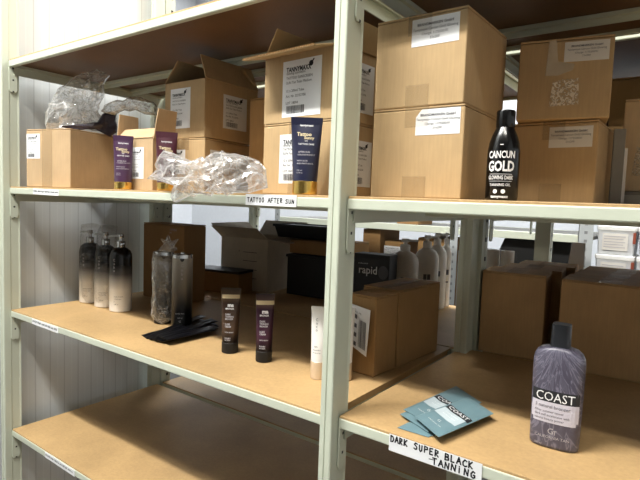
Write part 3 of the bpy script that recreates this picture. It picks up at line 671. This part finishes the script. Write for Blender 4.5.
# ------------------------------------------------------------------ polythene bags
def pillow(name, label, outline, y0, thick, mat, parent=None, cat='bag', amp=.008, seed=0, nr=9, na=48, floor=None, bend=0, ps=18, center=None, group=None, pw=2, facing=True, ledge=False, smooth=False):
    """crumpled film bag: a puffed-up closed skin over an outline (photo points put on the upright plane y = y0)"""
    C0 = at(*center, y=y0)
    nn = Vector((C0.x-CP.x, C0.y-CP.y, 0)).normalized() if facing else Vector((0, 1, 0))
    e1 = Vector((nn.y, -nn.x, 0))
    def onp(u, v):
        d = (u-320)/FPX*_r - (v-240)/FPX*_u + _f
        return CP + d*((C0-CP).dot(nn)/d.dot(nn))
    pts = [onp(u, v) for u, v in outline]
    base = C0.copy()
    poly = [((q-C0).dot(e1), (q.z-C0.z)) for q in pts]
    def rad(t):
        dx, dz = math.cos(t), math.sin(t); best = 1e-3
        for (ax, az), (bx, bz) in zip(poly, poly[1:]+poly[:1]):
            ex, ez = bx-ax, bz-az; det = dx*(-ez)-dz*(-ex)
            if abs(det) < 1e-12: continue
            s = (ax*(-ez)-az*(-ex))/det; k = (dx*az-dz*ax)/det
            if s > 0 and -1e-6 <= k <= 1+1e-6: best = max(best, s)
        return best
    mb = MB(); sv = Vector((seed*7.3, seed*3.1, seed*1.7))
    def P(i, j, side):
        t = 2*PI*j/na; rho = i/nr; rr = rad(t)*rho
        x, z = rr*math.cos(t), rr*math.sin(t)
        q = Vector((x, 0, z))
        n1 = noise.turbulence_vector(q*ps+sv, 4, True)
        sh = Vector((side*3., 0, 0))
        rid = abs(noise.noise(q*ps*1.2+sv*2+sh))+.4*abs(noise.noise(q*ps*2.3+sv+sh))+.1*abs(noise.noise(q*ps*5-sv+sh))
        h = thick*math.sqrt(max(0, 1-rho**pw))*(.75+.5*noise.noise(q*ps*.6+sv+Vector((0, side*2., 0))) if pw == 2 else 1)
        y = side*(h - rid*amp*1.5*(1-rho**4))
        x += (n1.x-.5)*amp*.7*rho; z += (n1.z-.5)*amp*.7*rho
        W = e1*x + nn*y + Vector((0, 0, z))
        X, Y, Z = W.x, W.y, W.z
        if ledge:
            if Z+base.z < floor+.001:
                if Y+base.y > -.004 and Z+base.z > floor-.006: Z = floor-base.z+.0008+.002*rid
                elif Y+base.y > -.004: Y = -.004-base.y-.004*rid
        elif floor is not None: Z = max(Z, floor-base.z+.0008+.001*rid)
        return (X, Y, Z)
    for side in (-1, 1):
        o = len(mb.v); mb.v.append(P(0, 0, side))
        for i in range(1, nr+1):
            for j in range(na): mb.v.append(P(i, j, side))
        for j in range(na):
            mb.f.append((o, o+1+j, o+1+(j+1) % na))
            for i in range(1, nr):
                a = o+1+(i-1)*na; b = o+1+i*na
                mb.f.append((a+j, b+j, b+(j+1) % na, a+(j+1) % na))
    o = obj(name, mb, mat, parent, smooth=180 if smooth else None, loc=base)
    if label: tag(o, label, cat, group)
    return o
pillow('plastic_bag', 'big clear crumpled plastic bag lying on top of the squat left carton',
       [(45, 126), (44, 114), (50, 104), (57, 92), (66, 83), (74, 76), (84, 72), (90, 75), (93, 69), (99, 68), (103, 73), (108, 75), (106, 85), (104, 98), (99, 110), (103, 120), (112, 132), (100, 129), (85, 128), (60, 129)], .115, .058, 'film_clear', amp=.026, seed=1, floor=ZB+.171, center=(78, 108), ps=22)
pillow('foil_bundle', 'dark purple-grey foil bundle inside the plastic bag on the left carton', [(98, 122), (102, 114), (110, 112), (117, 113), (117, 122), (118, 132), (110, 136), (96, 130), (75, 130), (56, 130), (62, 125), (78, 126)], .165, .022, 'dark_foil', cat='packet', amp=.01, seed=2, center=(104, 125))
pillow('plastic_bag', 'dull grey crumpled plastic bag lying over the open carton behind the first tube', [(101, 112), (105, 103), (112, 103), (117, 99), (121, 102), (127, 97), (137, 96), (146, 99), (154, 103), (160, 112), (158, 117), (148, 114), (138, 111), (126, 111), (116, 113), (108, 116)], .20, .035, 'film_dull', amp=.018, seed=3, center=(131, 106), ps=26)
pillow('plastic_bag', 'crumpled whitish plastic bag drooping over the front edge of the middle shelf',
       [(146, 179), (152, 174), (158, 172), (155, 164), (158, 154), (166, 150), (175, 151), (184, 156), (192, 164), (203, 159), (218, 154), (234, 152), (247, 154), (258, 160), (265, 166), (266, 180), (266, 190), (250, 191), (232, 191), (212, 193), (195, 194), (186, 195), (181, 203), (175, 203), (172, 195), (174, 186), (165, 180), (152, 182)], -.005, .05, 'film_white', amp=.03, seed=4, nr=11, na=64, center=(205, 177), ps=20, facing=False, ledge=True, floor=ZB)
for k, (ol, y0, lab, cc) in enumerate((
    ([(81, 224), (91, 223), (102, 224), (104, 240), (103, 270), (102, 303), (92, 306), (82, 304), (80, 270), (80, 240)], .232, 'clear plastic bag around the pump bottle next to the wall', (92, 262)),
    ([(97, 225), (108, 225), (118, 226), (116, 245), (114, 270), (114, 306), (106, 309), (95, 306), (93, 285), (96, 250)], .236, 'clear plastic bag around the middle pump bottle', (106, 265)))):
    pillow('plastic_bag', lab, ol, y0, .044, 'film_sleeve', amp=.004, seed=5+k, center=cc, ps=25, pw=8, floor=ZC)
b = pillow('plastic_bag', 'knotted clear plastic bag around the left grey canister', [(152, 252), (158, 250), (166, 252), (173, 253), (174, 275), (173, 300), (172, 320), (164, 326), (155, 322), (151, 315), (152, 290)], .222, .044, 'film_clear', amp=.006, seed=8, center=(163, 288), ps=30, pw=8, floor=ZC)
k = pillow('bag_knot', None, [(158, 251), (164, 244), (160, 237), (165, 240), (168, 234), (171, 241), (179, 238), (175, 245), (178, 250), (170, 252), (164, 252)], .212, .016, 'film_dull', amp=.006, seed=9, center=(169, 246), na=66)
k.parent = b; k.location = k.location-b.location

# ------------------------------------------------------------------ sachets
def sachet(name, label, quad, z, mat, cat='sachet', group=None, puff=.0025, droop=0):
    """flat foil packet; quad = corners (lower-left, lower-right, upper-right, upper-left of its print) on the shelf"""
    P = [Vector((q[0], q[1], 0)) for q in quad]; C = sum(P, Vector())/4
    t = empty(name, (C.x, C.y, z), 0, label, cat, group)
    def S(a, b): return ((P[0]-C)*(1-a)+(P[1]-C)*a)*(1-b)+((P[3]-C)*(1-a)+(P[2]-C)*a)*b
    n = 14; mb = MB()
    def hgt(a, b):
        e = max(0, min(1, min(a, 1-a)/.1))*max(0, min(1, min(b, 1-b)/.08)); e = e*e*(3-2*e)
        return puff*e*(.7+.6*noise.noise(Vector((a*4, b*4, z*300)))) + droop*a*a
    for side in (1, -1):
        o = len(mb.v)
        for i in range(n+1):
            for j in range(n+1):
                q = S(i/n, j/n); mb.v.append((q.x, q.y, .0004+(hgt(i/n, j/n)+.0006 if side > 0 else 0)))
        for i in range(n):
            for j in range(n):
                a = o+i*(n+1)+j; f = (a, a+n+1, a+n+2, a+1); mb.f.append(f if side > 0 else f[::-1])
    bnd = [i*(n+1) for i in range(n+1)] + [n*(n+1)+j for j in range(1, n+1)] + [i*(n+1)+n for i in range(n-1, -1, -1)] + [j for j in range(n-1, 0, -1)]
    o2 = (n+1)**2
    for a, b in zip(bnd, bnd[1:]+bnd[:1]): mb.f.append((a, a+o2, b+o2, b))
    obj('packet', mb, mat, t, smooth=50)
    return t, S, hgt
def coast_print(t, S, hgt):
    def fn(off): return lambda a, b: tuple(S(a, b)+Vector((0, 0, .0004+hgt(a, b)+.0006+off)))
    l1 = obj('front_label', Print(fn(.0005)).rect(.10, .92, .30, .50, 12), 'sachet_label', t)
    l1.data.transform(Matrix.Identity(4))
    bd = obj('band', Print(fn(.0007)).rect(.10, .97, .50, .60, 12), 'label_band', t)
    q = Print(fn(.001))
    vs, fs = text2d('COAST', 1.0, bold=.01)
    w = max(v[0] for v in vs)-min(v[0] for v in vs)
    q.add([q.fn(.54+v[0]/w*.74, .549+v[1]*.085) for v in vs], fs); obj('lettering', q, 'white_print', bd)
    q = Print(fn(.0009))
    for s, y, h in (('G', .21, .06), ('CALIFORNIA TAN', .13, .025), ('3 natural bronzer', .44, .03), ('after summer tanning', .38, .022)):
        vs, fs = text2d(s, 1.0); w = max(v[0] for v in vs)-min(v[0] for v in vs)
        q.add([q.fn(.52+v[0]/w*(.10 if len(s) == 1 else .5), y+v[1]*h) for v in vs], fs)
    obj('lettering', q, 'white_print', t)
def zq(z, *px): return [at(u, v, z=z) for u, v in px]
SL = (('teal-grey foil sachet at the bottom of the fanned pile, sticking out at front left', ((397.5, 427.5), (428.5, 437), (470, 418), (440, 407)), .0004, False),
      ('teal-grey foil sachet second from the bottom of the fanned pile', ((400, 414), (428, 432), (480, 408), (452, 392)), .0045, False),
      ('teal-grey foil sachet under the topmost one, its printed band half covered', ((403.5, 409.5), (430, 424), (481.5, 402.5), (456, 386)), .0085, True),
      ('topmost teal-grey foil sachet of the fanned pile with a white label', ((414.5, 416.5), (438.8, 437), (493.7, 413.5), (468.5, 397)), .0135, True))
for lab, qd, dz, pr in SL:
    t, S, hg = sachet('foil_sachet', lab, zq(ZR+dz+.001, *qd), ZR+dz, 'teal_foil', puff=.0028)
    if pr: coast_print(t, S, hg)
# black foil strips in front of the canisters
BS = [((141.5, 335.5), (147, 339.5), (207, 322), (201, 319)), ((145, 337), (151, 340.5), (219, 327), (214, 323)), ((149, 338), (156, 341.5), (217, 326), (210, 323.5)), ((153, 339), (162, 342.5), (218.5, 329), (213, 326)),
      ((150, 335.5), (157, 339), (206, 317.5), (200, 315.5)), ((156, 336.5), (163, 340), (218, 322.5), (211, 319.5)), ((160, 338.5), (168, 342), (216, 331), (212, 327))]
for k, qd in enumerate(BS):
    q = zq(ZC+.002*k, *qd)
    t, S, hg = sachet('black_sachet', ('narrow black foil sachet in the flat fanned heap before the canisters'), [q[0], q[1], q[2], q[3]], ZC+.0004+.0024*k, 'black_foil', group='black foil sachets fanned out on the lower shelf', puff=.003)

# ------------------------------------------------------------------ cartons on shelf C
c = carton('carton', 'small brown carton behind the centre post with a loose white label, front of the two', (1.1797, .2238, ZC+.0008), -.06, .075, .088, .174, 'kraft_brown', tape=False)
lab = at(353, 311, y=.218)
lb = obj('shipping_label', MB().slab([(-.069, -.006, .065), (-.012, -.013, .045), (-.006, -.013, .147), (-.066, -.004, .152)], (0, 1, 0), .0005), 'paper', c)
p = Print(lambda a, b: (-.066+a, -.0075-a*.115, .06+b+(-.25*a))); 
for i in range(4): p.rect(.012+.0*i, .024, .008+.02*i, .017+.02*i)
p.text('Art. Nr.', .028, .083, .006); p.barcode(.03, .05, .01, .07, 9)
obj('lettering', p, 'ink_grey', lb)
c = carton('carton', 'brown carton behind the one with the loose white label, right of the centre post', (1.1875, .3150, ZC+.0008), -.055, .10, .20, .179, 'kraft_brown', tape=True, tape_front=False)
c = carton('carton', 'tall brown carton standing behind the canisters by the rear post', (.298, .43, ZC+.0008), .02, .222, .10, .272, 'kraft_dark', tape=True, tape_front=False)
p = Print(lambda a, b: (-.075+a, -.0012, .245+b)); p.text('SYSTEM', .02, .008, .011); p.rect(.0, .012, -.003, -.001); obj('lettering', p, 'grey_print', c)
# large brown cartons at the back of the right bay, three deep, shared label where hidden alike
def big(label, loc, yaw, w, d, h): return carton('carton', label, loc, yaw, w, d, h, 'kraft_mid', tape=True, tape_front=False)
for i, lab in enumerate(('large plain brown carton by the rear post, front one of its row', 'large brown carton directly behind the left front one, only its top showing', 'large brown carton last of the left row, only its top edge showing')):
    big(lab, (1.4345+.009*i, .5891+.128*i, ZR+.0008), .10, .150, .122, .208)
for i, lab in enumerate(('large plain brown carton behind the mauve bottle, front of the right row', 'large brown carton directly behind the right front one, only its top showing', 'large brown carton last of the right row, only its top edge showing')):
    big(lab, (1.668+.002*i, .5735+.128*i, ZR+.0008), .03, .196, .122, .209)

# ------------------------------------------------------------------ second rack, lower shelf
GC = open_carton('carton', 'open greyish carton with spread flaps on the shelf behind, seen under the middle shelf', (.352, .80, ZC+.0008), .12, .235, .26, .215,
                 {'L': (-.06, 0, .05), 'F': (.0, -.07, .045), 'R': (.09, 0, -.01), 'B': (0, .05, .06)}, 'kraft_grey', 'kraft_in')
p = Print(lambda a, b: (-.24+a, -.0012, .03+b))
for i in range(4): p.rect(.12, .19, .02+.035*i, .022+.035*i)
p.text('o', .1, .13, .014); obj('lettering', p, 'ink', GC)
c = carton('carton', 'low dark brown carton in front of the open greyish carton', (.305, .69, ZC+.0008), .2, .22, .10, .085, 'kraft_dark', tape=False)
obj('dark_lid', MB().box(-.222, .002, -.002, .102, .079, .0885), 'black_matte', c)
t = empty('storage_bin', (.50, .86, ZC+.0008), .05, 'black storage bin right of the open greyish carton', 'bin')
obj('bin_body', MB().box(-.09, .16, 0, .004, 0, .155).box(-.09, .16, .2, .204, 0, .155).box(-.09, -.086, 0, .2, 0, .155).box(.156, .16, 0, .2, 0, .155).box(-.09, .16, 0, .2, 0, .004), 'black_matte', t)
obj('bin_rim', MB().box(-.094, .164, -.006, 0, .148, .160).box(-.094, .164, .204, .21, .148, .16).box(-.096, -.09, -.006, .21, .148, .16).box(.16, .166, -.006, .21, .148, .16), 'black_box', t, bevel=.002)
c = carton('carton', 'tan carton lying across the black storage bin', (.668, .875, ZC+.1655), .05, .255, .19, .052, 'kraft_brown', tape=False)
t = empty('storage_bin', (.46, .93, ZC+.2187), .05, 'black tray shape standing in for the shaded inside of the open greyish carton', 'tray')  # dark form added where the open carton's interior lies in shade
obj('bin_body', MB().loft([[(-.16, 0, 0), (.11, 0, 0), (.11, .12, 0), (-.16, .12, 0)], [(-.175, -.01, .05), (.125, -.01, .05), (.125, .13, .05), (-.175, .13, .05)]]), 'black_box', t)
obj('bin_rim', MB().box(-.178, .128, -.014, -.008, .044, .054).box(-.178, .128, .128, .134, .044, .054).box(-.18, -.174, -.014, .134, .044, .054).box(.124, .13, -.014, .134, .044, .054), 'black_matte', t)
# black appliance box with lettering
t = empty('appliance_box', (.931, .735, ZC+.0008), .10, 'black product box with white lettering behind the brown cartons', 'box')
obj('box_body', MB().box(-.125, 0, 0, .066, 0, .205), 'black_box', t, bevel=.0015)
obj('box_lid', MB().box(-.1255, .0005, -.0008, .0665, .19, .2065), 'black_matte', t, bevel=.001)
p = Print(lambda a, b: (-.062+a, -.0014, .165+b)); p.text('rapid', -.012, -.012, .036, bold=.012, sx=.92); p.text('professional', -.03, .010, .007); obj('lettering', p, 'white_print', t)
p = Print(lambda a, b: (-.062+a, -.0012, b)); p.rect(-.01, .04, .085, .105); obj('printed_panel', p, 'ink_grey', t); p = Print(lambda a, b: (-.062+a, -.0012, b)); p.poly([(.042+.018*math.cos(k*PI/8), .15+.022*math.sin(k*PI/8)) for k in range(16)]); obj('printed_panel', p, 'ink_grey', t)
# white bottles
def white_bottle(label, loc, yaw, H=.22, r=.042):
    t = empty('pump_bottle', loc, yaw, label, 'bottle')
    obj('bottle_body', MB().lathe([(r-.004, 0), (r-.001, .001), (r, .005), (r, H*.78), (r*.93, H*.85), (r*.72, H*.91), (r*.42, H*.945), (r*.32, H*.96)], 36), 'white_plastic', t, smooth=60)
    pm = obj('pump', MB().lathe([(r*.33, H*.955), (r*.36, H*.96), (r*.36, H*1.04), (r*.3, H*1.05), (r*.14, H*1.055), (r*.14, H*1.1)], 20), 'white_plastic', t, smooth=40)
    obj('pump_head', MB().lathe([(r*.25, H*1.09), (r*.28, H*1.1), (r*.26, H*1.14)], 18).box(0, r*.9, -r*.12, r*.12, H*1.1, H*1.13), 'white_tube', pm)
    p = Print(cyl(r+.0006)); p.rect(-.012, -.001, H*.50, H*.58, 3); p.rect(.001, .012, H*.50, H*.58, 3); p.rect(-.012, .012, H*.38, H*.4, 4); obj('printed_panel', p, 'ink_grey', t)
    return t
for u, y, H, r, lab in ((402, .86, .225, .048, 'broad white pump bottle, first of the four beside the black product box'), (424, .95, .235, .042, 'white pump bottle, second of the four beside the black product box'), (434, 1.035, .24, .036, 'white pump bottle, third of the four beside the black product box'), (443, 1.089, .24, .021, 'slim white pump bottle, last of the four, nearest the rear post')):
    white_bottle(lab, (at_ground(u, ZC, y), y, ZC+.0008), .5, H, r)

# ------------------------------------------------------------------ third row of racking beyond
rack3 = empty('shelving_rack', (0, 0, 0), 0, 'zinc slotted-angle racking across the far aisle', 'shelving')
def slotted(x0, w, y):
    mt = holes_mat('zinc_slots_%d' % len(MATS), '#A9ADAD', 0, x0+w*.4, x0+w*.62, .04, .35, '#77797A')
    obj('post', MB().box(x0, x0+w, y, y+.003, FLOOR, .9).box(x0, x0+.003, y, y+w, FLOOR, .9), mt, rack3)
YF = 1.95
for u, w in ((277, .04), (454, .045), (586, .062)): slotted(at(u, 230, y=YF).x-w/2, w, YF)
XF = at(277, 230, y=YF).x-.02
slotted(2.6, .045, YF)
XM = at(586, 230, y=YF).x+.03
for z in (-.135, -.62, .4):
    XE = XM if z == -.135 else 3.0
    obj('shelf_board', MB().box(XF, XE, YF+.02, YF+.52, z-.012, z+.006), 'grey_board', rack3)
    obj('beam', MB().box(XF, XE, YF+.004, YF+.02, z-.03, z+.008), 'paint', rack3, bevel=.002)
    obj('beam', MB().box(XF, XE, YF+.52, YF+.536, z-.03, z+.008), 'paint', rack3, bevel=.002)
obj('beam', MB().box(XF, XM, YF+.03, YF+.034, -.07, -.045), 'white_tube', rack3)
def far_carton(u0, u1, zb, zt, y, d, mat, label, cat='carton', yaw=0.0):
    x0 = at(u0, 240, y=y).x; x1 = at(u1, 240, y=y).x
    return carton('carton', label, (x1, y, zb), yaw, x1-x0, d, zt-zb, mat, tape=True, tape_front=False, cat=cat)
z3 = -.62+.0070
far_carton(363, 380, z3, -.17, YF+.05, .25, 'kraft_dark', 'dark brown carton on the far racking behind the black product box')
c = far_carton(385, 404, z3, -.235, YF+.06, .25, 'kraft_brown', 'tan carton with a white label on the far racking above the black product box')
ship_label(c, 'address', 'F', -.13, .29, .11, .06, .15, .2)
far_carton(418, 446, z3, -.2, YF+.08, .3, 'kraft_brown', 'wide tan carton on the far racking behind the white pump bottles')
far_carton(459, 476, z3, -.255, YF+.08, .3, 'tub_white', 'white carton on the far racking just left of the rear post')
far_carton(396, 417, -.135+.0072, -.02, YF+.06, .2, 'kraft_dark', 'flat brown carton on the upper level of the far racking')
# black sloping display cases
def wedge(label, u0, u1, v0, v1, slant, y):
    a = at(u0, v1, y=y); b = at(u1, v0, y=y); w = b.x-a.x; z0 = min(a.z, -.28); h = min(b.z, -.17)-z0
    t = empty('display_case', (a.x, y, z3), 0, label, 'case')
    dz = z0-z3
    obj('case_body', MB().loft([[(0, 0, 0), (w, 0, 0), (w, .2, 0), (0, .2, 0)], [(0, 0, dz+.02), (w, 0, dz+.02), (w, .2, dz+.02), (0, .2, dz+.02)], [(slant, 0, dz+h), (w, 0, dz+h), (w, .2, dz+h), (slant, .2, dz+h)]]), 'black_matte', t, bevel=.003)
    obj('case_trim', MB().box(w*.2, w*.9, -.002, 0, dz-.1, dz-.095), 'cap_grey', t)
wedge('big black case with a sloping side on the far racking', 492, 540, 231, 268, .055, 1.72+.3)
wedge('black case on the far racking between the second rear post and the slotted post', 543, 572, 232, 262, .01, 1.75+.3)
cx = at(571, 252, y=1.02)
t = empty('folded_card', (cx.x, 1.02, ZR+.0008), 0, 'white folded card standing behind the right brown carton row', 'card')
hc = at(573, 243, y=1.02).z-ZR
obj('card_panel', MB().slab([(-.03, 0, 0), (.035, 0, 0), (.035, .02, hc), (-.002, .02, hc)], (0, 1, 0), .002), 'paper', t)
obj('card_leg', MB().slab([(-.03, .045, 0), (.035, .045, 0), (.035, .024, hc), (-.002, .024, hc)], (0, 1, 0), .002), 'paper', t)
# grey paper rolls behind the brown cartons
for u, lab in ((489.5, 'pale grey paper roll behind the left brown carton row, nearer the rear post'), (503.5, 'pale grey paper roll right of the other one behind the left brown carton row')):
    y = .99; x = at_ground(u, ZR, y)
    t = empty('paper_roll', (x, y, ZR+.0008), 0, lab, 'roll')
    obj('roll', MB().lathe([(.010, 0), (.021, 0), (.021, .228), (.010, .228)], 28), 'white_plastic', t, smooth=40)
    obj('core', MB().lathe([(.008, .001), (.0105, .001), (.0105, .229), (.008, .229)], 20), 'kraft_grey', t, smooth=40)
# white tubs
def tub(label, loc, w, d, h, rz=0):
    t = empty('plastic_tub', loc, rz, label, 'tub')
    obj('tub_body', MB().loft([[(x*.5*w*k, y*.5*d*k, z) for x, y in ((-.94, -1), (.94, -1), (1, -.9), (1, .9), (.94, 1), (-.94, 1), (-1, .9), (-1, -.9))] for k, z in ((.9, 0), (.97, h*.86))]), 'tub_white', t, bevel=.002)
    obj('lid', MB().loft([[(x*.5*w*k, y*.5*d*k, z) for x, y in ((-.94, -1), (.94, -1), (1, -.9), (1, .9), (.94, 1), (-.94, 1), (-1, .9), (-1, -.9))] for k, z in ((1.0, h*.84), (1.0, h*.97), (.97, h))]), 'white_tube', t, bevel=.002)
    lb = obj('tub_label', MB().slab([(-w*.34, -d*.487, h*.16), (w*.3, -d*.487, h*.16), (w*.3, -d*.487, h*.74), (-w*.34, -d*.487, h*.74)], (0, 1, 0), .001), 'paper_warm', t)
    p = Print(lambda a, b: (a, -d*.487-.0012, b))
    for k, z in enumerate((.64, .55, .45, .36, .27)): p.rect(-w*.30, w*(.24-.05*(k % 2)), h*z-.0018, h*z+.0018)
    obj('lettering', p, 'grey_print', lb)
    obj('clip', MB().box(w*.42, w*.49, -d*.52, -d*.47, h*.42, h*.80), 'tub_red', t)
    return t
ty = 1.98
xs = [at(615.5, 240, y=ty).x, at(659, 240, y=ty).x]
tw = (xs[1]-xs[0])*.97; th = .1335
zb0 = z3
for i, x in enumerate(xs):
    for k in range(4):
        lev = ('bottom', 'second lowest', 'second highest', 'topmost')[k]; nm = 'left' if i == 0 else 'right'
        tub('white lidded plastic tub, %s of the %s stack on the far racking' % (lev, nm), (x, ty+.11, zb0+k*(th+.0008)), tw, .2, th)

# cartons on the top shelves
c = carton('carton', 'dark carton on the top shelf of the rear rack', (.34, .68, ZA+.0008), .1, .26, .25, .2, 'kraft_dark', tape=True)
c = carton('carton', 'brown carton on the rear rack behind the tent-flapped carton', (.98, .72, ZB+.0008), -.05, .28, .25, .325, 'kraft_dark', tape=True)  # made tall to block the rear light gap beside the tent flaps
c = carton('carton', 'brown carton on the rear rack seen between the right stacks', (1.50, .74, ZB+.0008), .0, .2, .25, .32, 'kraft_dark', tape=True)  # made tall to block the bright gap between the stacks
c = carton('carton', 'large brown carton on the rear rack behind the right carton stack', (1.86, .74, ZB+.0008), 0, .34, .25, .315, 'kraft_brown', tape=True)  # added to block the bright gap behind the right stack

# ------------------------------------------------------------------ light
def area(name, loc, rot, sx, sy, power, col=(1, 1, 1)):
    l = bpy.data.lights.new(name, 'AREA'); l.shape = 'RECTANGLE'; l.size = sx; l.size_y = sy; l.energy = power; l.color = col
    o = bpy.data.objects.new(name, l); COL.objects.link(o); o.location = loc; o.rotation_euler = rot; return o
area('ceiling_light_front', (.45, -1.32, 2.26), (.2, 0, 0), 1.5, .12, 168, (1, .99, .955))
area('ceiling_light_aisle', (2.1, -1.5, 2.26), (.25, -.1, 0), 1.2, .12, 42, (1, .96, .88))
area('ceiling_light_rear', (.9, 1.5, 2.26), (.15, 0, 0), 3.0, .25, 150, (.95, .97, 1))
area('ceiling_light_side', (-1.6, 2.7, 2.26), (0, 0, 0), 1.0, .6, 60, (.95, .97, 1))
w = bpy.data.worlds.new('world'); SCN.world = w; w.use_nodes = True
w.node_tree.nodes['Background'].inputs[0].default_value = (.9, .93, 1, 1); w.node_tree.nodes['Background'].inputs[1].default_value = .15
SCN.view_settings.view_transform = 'Standard'; SCN.view_settings.look = 'None'; SCN.view_settings.exposure = 0.08; SCN.view_settings.gamma = 0.95
SCN.cycles.max_bounces = 8; SCN.cycles.transparent_max_bounces = 24
